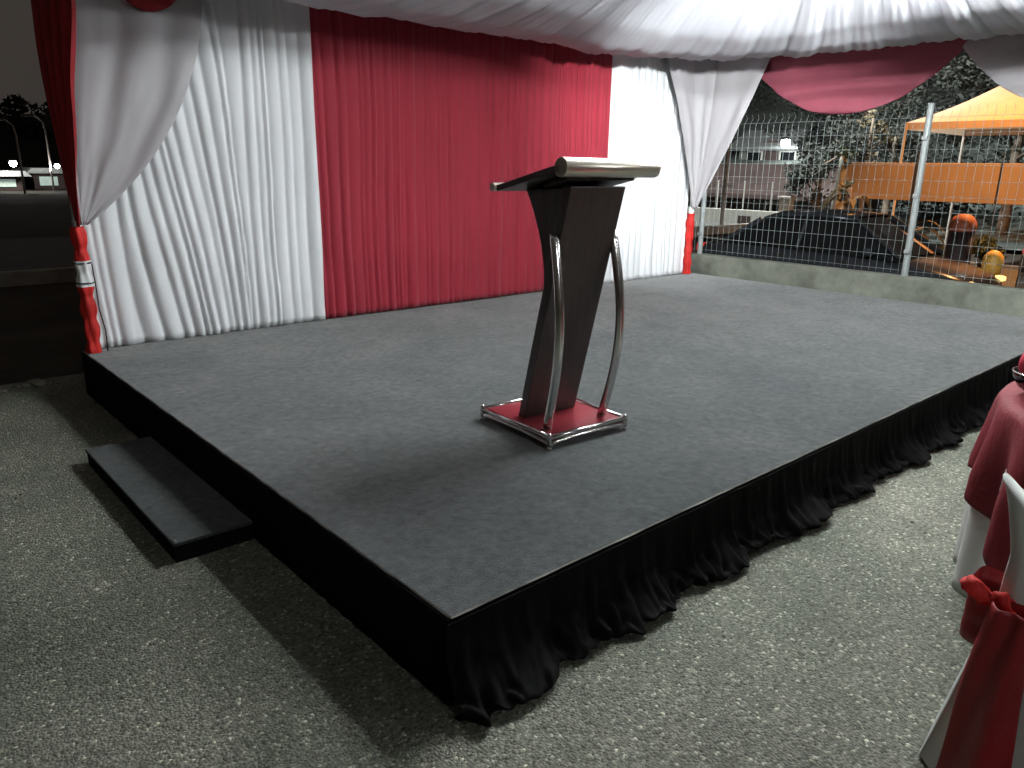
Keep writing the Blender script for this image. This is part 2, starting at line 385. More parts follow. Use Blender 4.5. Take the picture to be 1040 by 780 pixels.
# skirt on the left side, plain
m = MB()
m.grid(lambda u, v: (-.008 - .002*v*(1+math.sin(u*190 + 3*math.sin(u*37))) , Y1*u, (S-.004)*(1-v) + .004*v), 160, 8)
m.build('side_skirt', M['black'], t, off, smooth=True, solid=.003)
# gathered skirt along the front, spilling on the tarmac
m = MB()
rs = [random.uniform(0, 9) for _ in range(6)]
def skirt(u, v):
    x = -.03 + u*(X1+.03)
    N_ = lambda f, k, g=0: mnoise.noise(Vector((x*f, k, v*g)))
    fine = .006*math.sin(x*46 + 3*N_(3, 1)) + .004*math.sin(x*91 + 4*N_(5, 2))
    ph_ = x/.56 + .55*N_(1.1, 21) + .3; sw = ph_ - math.floor(ph_)      # the cloth lies in overlapping lobes
    sw = sw**1.3 if sw < .86 else (.86**1.3)*(1 - (sw-.86)/.14)
    big = max(.0, .30 + 1.15*sw*(1 + .5*N_(1.3, 8)) + .30*N_(9.1, 7) + .25*N_(23, 5)) + .35*math.exp(-((x-.10)/.2)**2)
    if v < .45:                                                  # hangs straight
        q = v/.45; z = (S-.004)*(1-q) + .16*q; out = .012 + fine*q + .018*q*q*big
    elif v < .8:                                                 # bulges out over the ground
        q = (v-.45)/.35; z = .16*(1-q)**1.2 + .045*q + (.030*N_(14, 9, 4) + .022*N_(33, 2, 6))*q; out = .012 + .018*big + fine + q**1.5*(.020 + .075*big) + q*.03*N_(24, 3, 6)
    else:                                                        # tucks back under
        q = (v-.8)/.2; z = .045*(1-q) + .006*q + (.030*N_(14, 9, 4) + .022*N_(33, 2, 6))*(1-q); out = .012 + .018*big + fine + (.020+.075*big)*(1-.55*q) + (.03*math.sin(PI*q)) + .03*N_(24, 3, 6)*(1-q)
    return (x + .05*N_(7, 6, 2)*v*v, -.004 - max(.003, out), max(.006, z))
m.grid(skirt, 1200, 44)
m.build('front_skirt', M['skirt'], t, off, smooth=True, solid=.003)

# step
t = thing('stage_step', 'low carpeted step board on the tarmac beside the left edge of the stage', 'step', (-.175, 2.06, 0)); off = t.location
m = MB(); m.box((-.175, 2.06, .080), (.325, 1.36, .014), bev=.004); m.build('tread', M['stepcarpet'], t, off)
m = MB(); m.box((-.175, 2.06, .036), (.315, 1.35, .072)); m.build('riser_box', M['black'], t, off)
m = MB(); m.lathe([(.006, 0), (.006, .003), (.002, .005)], (-.325, 1.40, .0875), 10); m.build('screw', M['steel'], t, off)

# ------------------------------------------------------------------ backdrop curtains
def pleats(x0, x1, lo, hi):
    k = [x0]
    while k[-1] < x1: k.append(k[-1] + random.uniform(lo, hi))
    return k
def curtain(name, m_, label, x0, x1, lo, hi, amp, y=4.17, ztop=2.49, zbot=0.004, skew=None, seed=1, lean=(0, 0)):
    random.seed(seed); ks = pleats(x0-.6, x1+.6, lo, hi); am = [random.uniform(.45, 1.25) for _ in ks]; sh = [random.uniform(.35, .65) for _ in ks]
    import bisect
    def prof(xx):
        i = max(0, min(len(ks)-2, bisect.bisect(ks, xx)-1)); s_ = (xx-ks[i])/(ks[i+1]-ks[i])
        c = sh[i]; s2 = .5*s_/c if s_ < c else .5+.5*(s_-c)/(1-c)
        return am[i]*(math.sin(PI*s2)**.75)
    def f(u, v):
        z = ztop + (zbot-ztop)*v
        xx = x0 + (x1-x0)*u
        q = xx + .03*mnoise.noise(Vector((xx*1.3, z*.8, seed)))
        if skew: q += skew(xx, z)
        a = amp*(.55 + .45*v)*(1 + .35*mnoise.noise(Vector((xx*3, z*1.5, seed+4))))
        yy = y - a*prof(q) - .012*mnoise.noise(Vector((xx*7, z*2.2, seed+9)))*v
        edge = lean[0]*v*(1-u) + lean[1]*v*u
        return (xx + edge, yy, S + z)
    mb = MB(); mb.grid(f, int((x1-x0)/.011), 46)
    return tag(mb.build(name, m_, smooth=True, solid=.003), label, 'curtain')
def sk_left(x, z):   # the cloth is hauled to the left low down
    k = max(0, min(1, (1.25 - x)/.9)); return .14*k*(1-k)*4*(z-1.3) - .05*k*(2.5-z)
curtain('white_curtain', M['white'], 'wide white pleated curtain at the left of the backdrop behind the tied white swag', .07, 1.835, .035, .12, .040, skew=sk_left, seed=3)
curtain('red_curtain', M['red'], 'crimson pleated curtain in the middle of the backdrop', 1.825, 5.29, .025, .12, .032, y=4.185, seed=5)
curtain('white_curtain', M['white'], 'narrow bright white curtain at the right end of the backdrop behind the lectern top', 5.28, 6.77, .06, .16, .03, seed=8)

# ------------------------------------------------------------------ tent frame
t = thing('tent_frame', 'steel tent frame carrying the white lining over the stage', 'tent frame', (3.45, .8, 0)); off = t.location
ZR = S + 2.52
for (x, y) in ((.055, 4.06), (6.785, 4.10), (.06, -2.6), (6.86, -2.6)):
    m = MB(); m.tube([(x, y, 0), (x, y, ZR)], .025, 12); m.box((x, y, .004), (.12, .12, .008)); m.build('post', M['steel'], t, off, smooth=False)
for a, b in (((.055, 4.06), (6.785, 4.10)), ((.06, -2.6), (6.86, -2.6)), ((.06, -2.6), (.055, 4.06)), ((6.86, -2.6), (6.785, 4.10))):
    m = MB(); m.tube([(a[0], a[1], ZR), (b[0], b[1], ZR)], .022, 10); m.build('rail', M['steel'], t, off)
for (x, y) in ((.055, 4.06), (6.785, 4.10), (.06, -2.6), (6.86, -2.6)):
    m = MB(); m.tube([(x, y, ZR), (3.45, .85, S+4.0)], .02, 8); m.build('rafter', M['steel'], t, off)
m = MB()
ap = (3.45, .85, S+4.05); cs = [(-.1, 4.4, ZR+.05), (7.0, 4.4, ZR+.05), (7.0, -2.7, ZR+.05), (-.1, -2.7, ZR+.05)]
for i in range(4):
    a = Vector(cs[i]); b = Vector(cs[(i+1) % 4]); c = Vector(ap)
    n = 10
    for k in range(n):
        for q in range(n):
            def P(s_, r): return (a.lerp(b, s_)).lerp(c, r) + Vector((0, 0, -.25*math.sin(PI*r)))
            m.face([P(k/n, q/n), P((k+1)/n, q/n), P((k+1)/n, (q+1)/n), P(k/n, (q+1)/n)])
m.build('roof_cover', mat('white tent canvas', (.6, .6, .6), .7), t, off, solid=.004)

m = MB(); m.tube([(-.02, 4.22, S+2.50), (6.92, 4.22, S+2.50)], .016, 8); m.build('curtain_rail', M['steel'], t, off)
# ceiling lining: gathered at the peak, sagging, tied back up to the rails
AX, AY = 3.45, .85
random.seed(11)
NF = 62
fph = [random.uniform(-.4, .4) for _ in range(NF+1)]; fam = [random.uniform(.4, 1.3) for _ in range(NF+1)]
def ceil(u, v):
    th = 2*PI*u
    dx, dy = math.cos(th), math.sin(th)
    # distance to the rail rectangle in that direction
    tx = ((6.84-AX) if dx > 0 else (AX-.06))/max(1e-6, abs(dx)); ty = ((4.24-AY) if dy > 0 else (AY+2.55))/max(1e-6, abs(dy))
    p = 6.0
    Rr = (tx**-p + ty**-p)**(-1/p)
    tt = .015 + .985*v
    x = AX + dx*Rr*tt; y = AY + dy*Rr*tt
    prof = [(0, 3.45), (.12, 3.25), (.3, 2.96), (.48, 2.62), (.62, 2.40), (.72, 2.30), (.80, 2.285), (.88, 2.36), (.95, 2.45), (1, 2.53)]
    for (a, za), (b, zb) in zip(prof, prof[1:]):
        if tt <= b+1e-9:
            k = (tt-a)/(b-a); z = za + (zb-za)*k; break
    # belly is a little higher towards the right
    bel = math.exp(-((tt-.76)/.22)**2)
    z += bel*(.030*abs(x-2.6)/2.5 - .02*math.sin((x-.6)*2.1))
    i = u*NF; k = int(i) % NF; fr = i - int(i)
    fold = abs(math.sin(PI*(fr)))**.7*(fam[k])
    a = .042*math.sin(PI*min(1, tt*1.0))**.6*(.4+.6*tt) + .004
    fine = .012*math.sin(u*2*PI*NF*3 + 3*mnoise.noise(Vector((x*1.5, y*1.5, 0))))*tt
    z += -a*fold + fine*.5 + .02*mnoise.noise(Vector((x*1.7, y*1.7, 3)))
    return (x, y, S+z)
m = MB(); m.grid(ceil, NF*16, 60, wrap=True)
tag(m.build('ceiling_lining', M['ceil'], smooth=True, solid=.002), 'billowing white cloth lining under the tent roof above the stage', 'ceiling drape')

# ------------------------------------------------------------------ tied swags
def bez(a, c, b, t): return a*(1-t)**2 + c*2*t*(1-t) + b*t*t
def swag(name, m_, label, top, tie, ctrl_out, nf, amp, seed, nu=160, nv=50, gather=.03):
    """cloth hung from the polyline 'top' and gathered to the point 'tie'"""
    random.seed(seed); tp = [Vector(p) for p in top]; L = [0]
    for a, b in zip(tp, tp[1:]): L.append(L[-1] + (b-a).length)
    def topat(u):
        d = u*L[-1]
        for i in range(len(tp)-1):
            if d <= L[i+1]+1e-9: return tp[i].lerp(tp[i+1], (d-L[i])/(L[i+1]-L[i]))
        return tp[-1]
    T = Vector(tie); ph = random.uniform(0, 6)
    def f(u, v):
        a = topat(u); dirv = (topat(min(1, u+.01)) - topat(max(0, u-.01))).normalized()
        nrm = dirv.cross(Vector((0, 0, 1))).normalized()
        b = T + dirv*(u-.5)*gather*2
        c = a.lerp(b, .5) + ctrl_out(u)
        p = bez(a, c, b, v)
        wv = math.sin(u*nf*2*PI + ph + 1.6*mnoise.noise(Vector((u*4, v*1.2, seed))))
        p += nrm*(amp*wv*(.25 + .75*(1-v))*math.sin(PI*min(1, .12+v*.88))**.5 + .012*mnoise.noise(Vector((u*9, v*5, seed))))
        return p
    mb = MB(); mb.grid(f, nu, nv)
    return tag(mb.build(name, m_, smooth=True, solid=.002), label, 'swag')
zt = S+2.5
swag('tied_swag', M['sheer'], 'white swag tied to the left post in front of the white pleated curtain',
     [(.03, 3.85, zt-.1), (.10, 4.03, zt-.1), (.55, 4.04, zt-.1), (1.0, 4.05, zt-.12)], (.085, 4.04, S+.85), lambda u: Vector((.34*u*u, -.05*u, -.16*u)), 3.2, .022, 21)
swag('tied_swag', M['redswag'], 'dark red swag hanging on the outer left side of the tent post',
     [(.0, 2.95, zt), (.0, 4.12, zt)], (.05, 4.02, S+.84), lambda u: Vector((-.03, .06*u - .02*(1-u), 0)), 4, .03, 23)
swag('tied_swag', M['sheer'], 'translucent white swag tied to the right post beside the mesh fence',
     [(5.98, 4.03, zt+.02), (6.45, 4.0, zt+.02), (6.78, 3.9, zt+.02), (6.88, 3.25, zt+.04)], (6.77, 4.05, S+.80), lambda u: Vector((.10*(1-u), -.04*u, -.03*u+.04*(1-u))), 4, .014, 27)

# post wraps
def wrap(name, label, cx, cy, segs):
    t = thing(name, label, 'post wrap', (cx, cy, S)); off = t.location
    for nm, mt, z0, z1, r in segs:
        m = MB()
        def f(u, v, z0=z0, z1=z1, r=r):
            th = 2*PI*u; z = z0 + (z1-z0)*v
            rr = r*(1 + .16*mnoise.noise(Vector((math.cos(th)*1.4, math.sin(th)*1.4, z*9))) + .10*math.sin(th*5+z*14))*(1 - .22*math.sin(PI*((z*6.5) % 1))**4)
            return (cx + rr*math.cos(th), cy + rr*math.sin(th), S+z)
        m.grid(f, 28, 26, wrap=True); m.build(nm, mt, t, off, smooth=True)
    return t
t = wrap('post_wrap', 'red and white satin wrapped round the left tent post with black cable ties', .055, 4.06,
     [('red_band', M['redwrap'], 0.005, .45, .048), ('white_band', M['whitewrap'], .45, .62, .05), ('red_band', M['redwrap'], .62, .84, .045), ('white_knot', M['whitewrap'], .83, .875, .03)])
for z in (.47, .60):
    m = MB(); m.lathe([(.054, 0), (.056, .004), (.054, .008)], (0, 0, 0.17+z-.17), 20); m.build('cable_tie', M['rubber'], t)
m = MB(); m.tube([(.045, -.045, .60), (.052, -.04, .45), (.05, -.055, .30), (.075, -.04, .15), (.07, -.05, .01)], .004, 6); m.build('cable', M['rubber'], t)
t = wrap('post_wrap', 'plain red satin wrapped round the right tent post beside the concrete wall', 6.785, 4.10,
     [('red_band', M['redwrap'], 0.005, .74, .05), ('white_knot', M['whitewrap'], .74, .82, .032)])

# scalloped valances under the rails
def valance(name, m_, label, a, b, depth, nrm, seed, zt=ZR-.02, pull=.0):
    random.seed(seed); a = Vector(a); b = Vector(b); L = (b-a).length
    def f(u, v):
        p = a.lerp(b, u); sag = depth*(1-abs(2*u-1)**2.1)
        z = zt - v*sag - .03*v
        fold = .03*math.sin(v*sag*34 + 2*mnoise.noise(Vector((u*3, v*2, seed))))*math.sin(PI*u)*v
        out = Vector(nrm)*(fold + .05*math.sin(PI*v)*math.sin(PI*u))
        return Vector((p.x, p.y, z)) + out
    m = MB(); m.grid(f, 70, 40)
    return tag(m.build(name, m_, smooth=True, solid=.002), label, 'valance')
valance('valance', M['pinkswag'], 'crimson scalloped valance hanging under the right rail above the mesh fence', (6.93, 3.62, 0), (6.93, 1.25, 0), .64, (-1, 0, 0), 31)
valance('valance', M['sheer'], 'white scalloped valance at the top right beside the crimson one', (6.93, 1.42, 0), (6.93, -.6, 0), .62, (-1, 0, 0), 33, zt=ZR-.05)
valance('valance', M['redswag'], 'small dark red scallop under the back rail at the top left', (.30, 3.98, 0), (.92, 3.98, 0), .26, (0, -1, 0), 35, zt=ZR-.06)

# ------------------------------------------------------------------ lamps of the tent, and added fill lamps
def tube_lamp(name, label, loc, rz, length, strength, hang):
    t = thing(name, label, 'tube lamp', loc, rz, None)
    m = MB(); m.box((0, 0, .045), (length+.06, .05, .035), bev=.006); m.build('housing', M['whitewrap'], t)
    e = mat(name+' glow', (1, 1, 1), .4, emit=strength, emitcol=COOL)
    m = MB(); m.tube([(-length/2, 0, 0), (length/2, 0, 0)], .016, 10); m.build('tube', e, t, smooth=True)
    for s_ in (-1, 1):
        m = MB(); m.box((s_*(length/2+.012), 0, .012), (.022, .04, .06), bev=.004); m.build('end_cap', M['whitewrap'], t)
        m = MB(); m.tube([(s_*length*.35, 0, .06), (s_*length*.35, 0, .06+hang)], .003, 6); m.build('hanger', M['rubber'], t)
    return t
for k, w_ in enumerate(('leftmost of the four unseen tubes spreading the stage lamp under the lining', 'second from the left of the four unseen tubes spreading the stage lamp', 'third from the left of the four unseen tubes spreading the stage lamp', 'rightmost of the four unseen tubes spreading the stage lamp under the lining')):
    lamp_o = tube_lamp('tube_lamp', w_, (2.0 + .4*k, 1.0, S+2.90), PI/2, 1.3, TUBE_A, .25)  # one stage lamp spread over four unseen tubes to soften its shadows
    lamp_o['group'] = 'unseen tubes spreading the lamp over the stage middle'
tube_lamp('tube_lamp', 'single lit tube lamp hung under the lining towards the fence end of the stage', (4.9, .5, S+2.62), PI/2, 1.2, TUBE_B, .25)
for (x, y, w_) in ((5.2, -4.2, 'added unseen fill tube in the audience tent nearer the fence'), (-.9, -4.8, 'added unseen fill tube in the audience tent behind the viewer')):  # unseen tubes added as frontal fill for curtains and ground
    tube_lamp('tube_lamp', w_, (x, y, S+2.75), 0, 1.3, TUBE_FILL, .3)
t = thing('added_flood_lamp', 'added unseen floodlight aimed at the right end of the backdrop to brighten it', 'flood lamp', (3.2, -.3, S+2.36))  # unseen flood added to brighten the right curtain in place of a nearer lamp
aim = (Vector((6.3, 4.2, S+1.85)) - Vector(t.location)).normalized(); Q = aim.to_track_quat('-Z', 'Y').to_matrix().to_4x4()
m = MB(); m.box((0, 0, 0), (.24, .18, .05), bev=.01, M=Q); m.build('housing', M['rubber'], t)
m = MB(); m.box(aim*.028, (.20, .14, .004), M=Q); m.build('lens', mat('flood lens', (1, 1, 1), .3, emit=25, emitcol=COOL), t)
m = MB(); m.tube([(.0, 0, .02), (0, 0, .60)], .012, 8); m.build('bracket', M['steel'], t)
l = bpy.data.lights.new('added_flood_light', 'SPOT'); l.energy = FLOOD; l.color = COOL; l.spot_size = math.radians(54); l.spot_blend = 1.0; l.shadow_soft_size = .09
lo = bpy.data.objects.new('added_flood_light', l); COL.objects.link(lo); lo.parent = t; lo.location = aim*.05; lo.rotation_euler = aim.to_track_quat('-Z', 'Y').to_euler()

# ------------------------------------------------------------------ lectern
rz = math.radians(-4)
t = thing('lectern', 'dark slanted lectern with bowed chrome rails and a maroon base on the stage', 'lectern', (1.42, 1.03, S), rz)
HW, HD = .245, .265
m = MB(); m.box((0, 0, .050), (2*HW-.02, 2*HD-.02, .026), bev=.002); bs = m.build('base_board', M['maroon'], t)
fr = MB()
for s_ in (-1, 1):
    fr.tube([(s_*HW, -HD, .062), (s_*HW, HD, .062)], .0125, 10); fr.tube([(-HW, s_*HD, .062), (HW, s_*HD, .062)], .0125, 10)
    # lower bowed rails
    for ax in (0, 1):
        pts = []
        for k in range(13):
            q = -1 + k/6; bow = .022*(1-q*q)
            pts.append((s_*(HW - bow*.0), q*HD, .030 + bow*.55) if ax == 0 else (q*HW, s_*HD, .030 + bow*.55))
        fr.tube(pts, .0125, 10)
fr.build('base_rail', M['chrome'], bs, smooth=True)
for sx in (-1, 1):
    for sy in (-1, 1):
        m = MB(); m.lathe([(.010, .0), (.013, .004), (.013, .010), (.008, .016), (.012, .022), (.013, .066), (.014, .070), (.011, .080), (.004, .085)], (sx*HW, sy*HD, 0), 14)
        m.build('foot', M['chrome'], bs, smooth=True)
# slanted column
yb, ybt, zb, zt_ = .045, -.235, .063, 1.175
th = .055
m = MB()
cw = .165
poly = [(yb-th/2, zb), (yb+th/2, zb), (ybt+th/2, zt_), (ybt-th/2, zt_)]
m.prism(poly, 'x', -cw, cw); m.build('column', M['panel'], t, bevel=.004)
# wedge cheeks under the desk behind the column
def coly(z): return yb + (ybt-yb)*(z-zb)/(zt_-zb) + th/2 - .004
m = MB()
pr = [(coly(.70), .70)]
for k in range(9):
    q = k/8; z = .70 + q*.455; dy = .25*q**1.6 + .0
    pr.append((coly(z) + .004 + dy, z))
pr.append((coly(1.165), 1.165))
m.prism(pr, 'x', -cw+.004, cw-.004); m.build('desk_bracket', M['panel'], t, bevel=.003)
# desk: slopes up towards the audience
d0 = Vector((0, -.315, 1.262)); d1 = Vector((0, .10, 1.168)); dd = (d1-d0); ang = math.atan2(dd.z, dd.y)
mid = (d0+d1)/2
Mr = Matrix.Rotation(ang, 4, 'X')
m = MB(); m.box(mid + Vector((0, 0, -.012)), (.60, dd.length-.02, .026), bev=.003, M=Mr); dk = m.build('desk_top', M['panel'], t)
m = MB(); m.tube([(-.278, d0.y-.004, d0.z-.008), (.282, d0.y-.004, d0.z-.008)], .040, 20); m.build('edge_bar', M['gold'], t, smooth=False, bevel=.003)
m = MB(); m.tube([(-.312, d1.y+.006, d1.z-.004), (.312, d1.y+.006, d1.z-.004)], .019, 14); m.build('edge_bar', M['gold'], t, smooth=False, bevel=.002)
for o in [c for c in t.children if c.name.startswith('edge_bar')]:
    for p in o.data.polygons: p.use_smooth = len(p.vertices) == 4
# lip board under the right side of the desk
m = MB(); m.box((.0, -.20, 1.195), (.40, .16, .02), bev=.003, M=Mr); m.build('desk_batten', M['panel'], t)
# bowed chrome rails at the front corners
for sx in (-1, 1):
    pts = []
    for k in range(25):
        q = k/24; z = .07 + q*.90
        pts.append((sx*(.178 + .012*math.sin(PI*q)), -.165 - .075*math.sin(PI*q)**1.0 - .012*q, z))
    m = MB(); m.tube(pts, .022, 14); rl = m.build('rail', M['chrome'], t, smooth=True)
    m = MB(); m.lathe([(.022, 0), (.024, .006), (.018, .016)], (pts[0][0], pts[0][1], .063), 14); m.build('ferrule', M['chrome'], rl, smooth=True)
    m = MB(); zc = pts[-1][2]-.03; m.tube([(pts[-2][0], pts[-2][1], zc), (sx*(cw-.002), pts[-2][1]+.03, zc)], .008, 8); m.build('bolt', M['chrome'], rl, smooth=True)

# ------------------------------------------------------------------ wall and fence
m = MB(); random.seed(4)
def wallx(y, z): return 6.955 + .006*mnoise.noise(Vector((y*3, z*5, 0)))
m.box((7.055, -8, S+.235/2 - .42), (.20, 25.5, .235+.84), bev=.012)
tag(m.build('concrete_wall', M['concrete']), 'low mossy concrete wall along the right end of the stage', 'wall')
t = thing('mesh_fence', 'grey wire mesh fence with round posts on the low concrete wall', 'fence', (7.06, 1.6, S+.236)); off = t.location
ZB = S+.236; FH = 1.62
ys = [4.12 - 2.51*k for k in range(-1, 4)]
for y in ys:
    m = MB(); m.tube([(7.06, y, ZB-.02), (7.06, y, ZB+FH+.04)], .032, 14); m.lathe([(.034, 0), (.034, .012), (.012, .022)], (7.06, y, ZB+FH+.04), 14)
    p = m.build('post', M['fencepaint'], t, off, smooth=False)
    m = MB()
    for zz in (.25, .8, 1.35):
        m = MB(); m.box((7.022, y, ZB+zz), (.022, .05, .035), bev=.003); m.build('clamp', M['steel'], t, off)
for a, b in zip(ys, ys[1:]):
    m = MB(); n = 32; x = 7.012
    for k in range(n+1):
        y = a + (b-a)*(.02 + .96*k/n)
        m.tube([(x, y, ZB+.03), (x, y, ZB+FH-.10), (x+.05, y, ZB+FH-.02), (x+.02, y, ZB+FH+.02)], .0016, 4, cap=False)
    for z in [.06 + .148*k for k in range(11)]:
        m.tube([(x-.004, a + (b-a)*.015, ZB+z), (x-.004, a + (b-a)*.985, ZB+z)], .0018, 4, cap=False)
    m.build('wire_mesh', M['wire'], t, off)

# ------------------------------------------------------------------ cars
def wheel(parent, x, y, z, side):
    m = MB(); prof = [(.20, -.10), (.28, -.105), (.315, -.085), (.32, 0), (.315, .085), (.28, .105), (.20, .10)]
    n = 28; rings = []
    for r, h in prof: rings.append([m.bm.verts.new((x + r*math.cos(2*PI*k/n), y + h, z + r*math.sin(2*PI*k/n))) for k in range(n)])
    for a, b in zip(rings, rings[1:]):
        for k in range(n): m.bm.faces.new((a[k], a[(k+1) % n], b[(k+1) % n], b[k]))
    w_ = m.build('wheel', M['rubber'], parent, smooth=True)
    m = MB(); yy = y + side*.085
    for k in range(5):
        a = 2*PI*k/5; m.tube([(x, yy, z), (x + .19*math.cos(a), yy, z + .19*math.sin(a))], [.05, .03], 6)
    m.tube([(x + .20*math.cos(2*PI*k/28), yy, z + .20*math.sin(2*PI*k/28)) for k in range(29)], .018, 6, cap=False)
    m.build('rim', M['steel'], w_)
def sedan(label, paint, loc, rz):
    t = thing('parked_car', label, 'car', loc, rz, 'cars parked along the street beyond the fence')
    # stations along local x (front = +x): x, half width, z bottom, z belt/top of the body
    st = [(-2.20, .66, .36, .70), (-2.12, .76, .30, .88), (-1.7, .83, .24, .96), (-1.1, .85, .22, .94), (-.4, .86, .22, .92), (.4, .86, .22, .90),
          (.95, .855, .22, .90), (1.4, .84, .23, .84), (1.85, .79, .26, .75), (2.1, .70, .30, .66), (2.2, .60, .38, .56)]
    m = MB(); rings = []
    for x, hw, z0, z1 in st:
        h = z1-z0
        half = [(hw*.86, z0), (hw*.98, z0+.10*h), (hw, z0+.45*h), (hw*.985, z0+.78*h), (hw*.93, z0+.94*h), (hw*.80, z1), (hw*.4, z1+.025)]
        pts = [(p[0], p[1]) for p in half] + [(-p[0], p[1]) for p in half[::-1]]
        rings.append([m.bm.verts.new((x, p[0], p[1])) for p in pts])
    n = len(rings[0])
    for a, b in zip(rings, rings[1:]):
        for k in range(n): m.bm.faces.new((a[k], a[(k+1) % n], b[(k+1) % n], b[k]))
    m.bm.faces.new(rings[0][::-1]); m.bm.faces.new(rings[-1])
    body = m.build('body', paint, t, smooth=True, sub=1)
    # glasshouse
    gh = [(-1.62, .90, .70, .93), (-1.05, 1.30, .60, .93), (-.75, 1.40, .585, .93), (-.1, 1.43, .585, .92), (.45, 1.39, .58, .91), (1.22, .89, .72, .88)]
    m = MB(); rings = []
    for x, zt2, hw, zb2 in gh:
        rings.append([m.bm.verts.new(p) for p in ((x, -.80, zb2-.03), (x, -hw, zt2), (x, -hw*.5, zt2+.02), (x, hw*.5, zt2+.02), (x, hw, zt2), (x, .80, zb2-.03))])
    for a, b in zip(rings, rings[1:]):
        for k in range(5): m.bm.faces.new((a[k], a[k+1], b[k+1], b[k]))
    m.build('window_glass', M['glass'], t, smooth=False)
    m = MB(); rings = []
    for x, zt2, hw, zb2 in gh[1:5]:
        rings.append([m.bm.verts.new(p) for p in ((x, -hw-.015, zt2-.02), (x, -hw*.9, zt2+.035), (x, 0, zt2+.055), (x, hw*.9, zt2+.035), (x, hw+.015, zt2-.02))])
    for a, b in zip(rings, rings[1:]):
        for k in range(4): m.bm.faces.new((a[k], a[k+1], b[k+1], b[k]))
    m.build('roof', paint, t, smooth=True, solid=.03)
    for s_ in (-1, 1):
        for p, q, r in (((.47, s_*.59, 1.40), (1.24, s_*.77, .90), .03), ((-1.07, s_*.605, 1.31), (-1.64, s_*.75, .92), .045), ((-.28, s_*.60, 1.42), (-.30, s_*.81, .92), .028)):
            m = MB(); m.tube([p, q], r, 6); m.build('pillar', paint, t)
    for s_ in (-1, 1):
        m = MB(); m.box((2.09, s_*.56, .62), (.14, .20, .08), rz=-s_*.45, bev=.03); m.build('headlight', M['lens'], t)
        m = MB(); m.box((-2.14, s_*.60, .78), (.10, .22, .14), rz=s_*.3, bev=.03); m.build('tail_light', M['tail'], t)
        m = MB(); m.box((.85, s_*.93, .98), (.10, .17, .11), bev=.03); m.build('side_mirror', paint, t)
        for x in (-.55, .45):
            m = MB(); m.box((x, s_*.865, .80), (.17, .025, .028), bev=.008); m.build('door_handle', M['chrome'], t)
        for x in (-1.35, 1.38): wheel(t, x, s_*.76, .32, s_)
    m = MB(); m.box((2.20, 0, .50), (.04, .70, .14), bev=.015); m.build('grille', M['rubber'], t)
    return t
ROADZ = -.50
sedan('dark sedan parked alongside the fence with its bonnet to the right', M['carblack'], (10.75, 4.05, ROADZ), -PI/2)
sedan('bronze car parked nose first behind the dark sedan at the right edge', M['carbrown'], (12.6, .75, ROADZ), math.radians(-150))

# unidentified orange and yellow round shapes beside the cars, built as drum and bollard
t = thing('orange_dome', 'unidentified orange domed shape, built as a drum, behind the bonnet of the dark sedan', 'drum', (13.0, 3.08, ROADZ))
m = MB(); m.lathe([(.17, 0), (.20, .03), (.21, .35), (.20, .72), (.19, 1.14)], n=28); m.build('drum_body', M['drumdark'], t, smooth=True)
m = MB(); m.lathe([(.19, 1.14), (.205, 1.155), (.21, 1.22), (.19, 1.31), (.15, 1.37), (.09, 1.41), (.03, 1.425)], n=28); m.build('lid', M['drum'], t, smooth=True)
t = thing('bollard', 'unidentified yellow round thing, built as a bollard, between the cars at the right edge', 'bollard', (12.1, 2.28, ROADZ))
m = MB(); m.lathe([(.14, 0), (.14, .03), (.09, .05), (.09, .58)], n=20); m.build('shaft', M['drumdark'], t, smooth=True)
m = MB(); m.lathe([(.10, .58), (.135, .62), (.15, .75), (.13, .86), (.07, .93), (.01, .95)], n=20); m.build('cap', M['yellow'], t, smooth=True)

# ------------------------------------------------------------------ orange lit canopy and hoarding across the street
t = thing('canopy_tent', 'orange lit canopy tent with pointed roof across the street', 'canopy', (20.6, 5.0, ROADZ)); off = t.location
m = MB(); ez = S+2.47; cx_, cy_ = 21.4, 4.6; hx, hy = 2.0, 2.25
cn = [(cx_-hx, cy_+hy), (cx_-hx, cy_-hy), (cx_+hx, cy_-hy), (cx_+hx, cy_+hy)]
RA = Vector((cx_, cy_+hy-1.35, S+3.42)); RB = Vector((cx_, cy_-hy+1.35, S+3.46))
tops = [(RA, RB), (RB, RB), (RB, RA), (RA, RA)]
for i in range(4):
    a = Vector((*cn[i], ez)); b = Vector((*cn[(i+1) % 4], ez)); n = 8; ta, tb = tops[i]
    def P(s_, r): return a.lerp(b, s_).lerp(ta.lerp(tb, s_), r) + Vector((0, 0, -.07*math.sin(PI*r)))
    for k in range(n):
        for q in range(n): m.face([P(k/n, q/n), P((k+1)/n, q/n), P((k+1)/n, (q+1)/n), P(k/n, (q+1)/n)])
bmesh.ops.remove_doubles(m.bm, verts=m.bm.verts[:], dist=.001)
m.build('roof_cloth', M['canopy'], t, off, smooth=True)
m = MB()
for i in range(4):
    a = Vector((*cn[i], ez-.004)); b = Vector((*cn[(i+1) % 4], ez-.004)); n = 12
    for k in range(n):
        p = a.lerp(b, k/n); q = a.lerp(b, (k+1)/n); m.face([p, q, q - Vector((0, 0, .16)), p - Vector((0, 0, .16))])
m.build('roof_fringe', M['canopy'], t, off)
for c in cn:
    m = MB(); m.tube([(c[0], c[1], ROADZ), (c[0], c[1], ez)], .035, 8); m.build('leg', M['pole'], t, off)
t = thing('hoarding', 'long plain tan hoarding on dark posts across the street in front of the orange canopy', 'hoarding', (18.6, 5.4, ROADZ)); off = t.location
m = MB(); m.box((18.6, 5.4, S+1.06), (.06, 5.27, .88), bev=.01); m.build('sheet', M['hoard'], t, off)
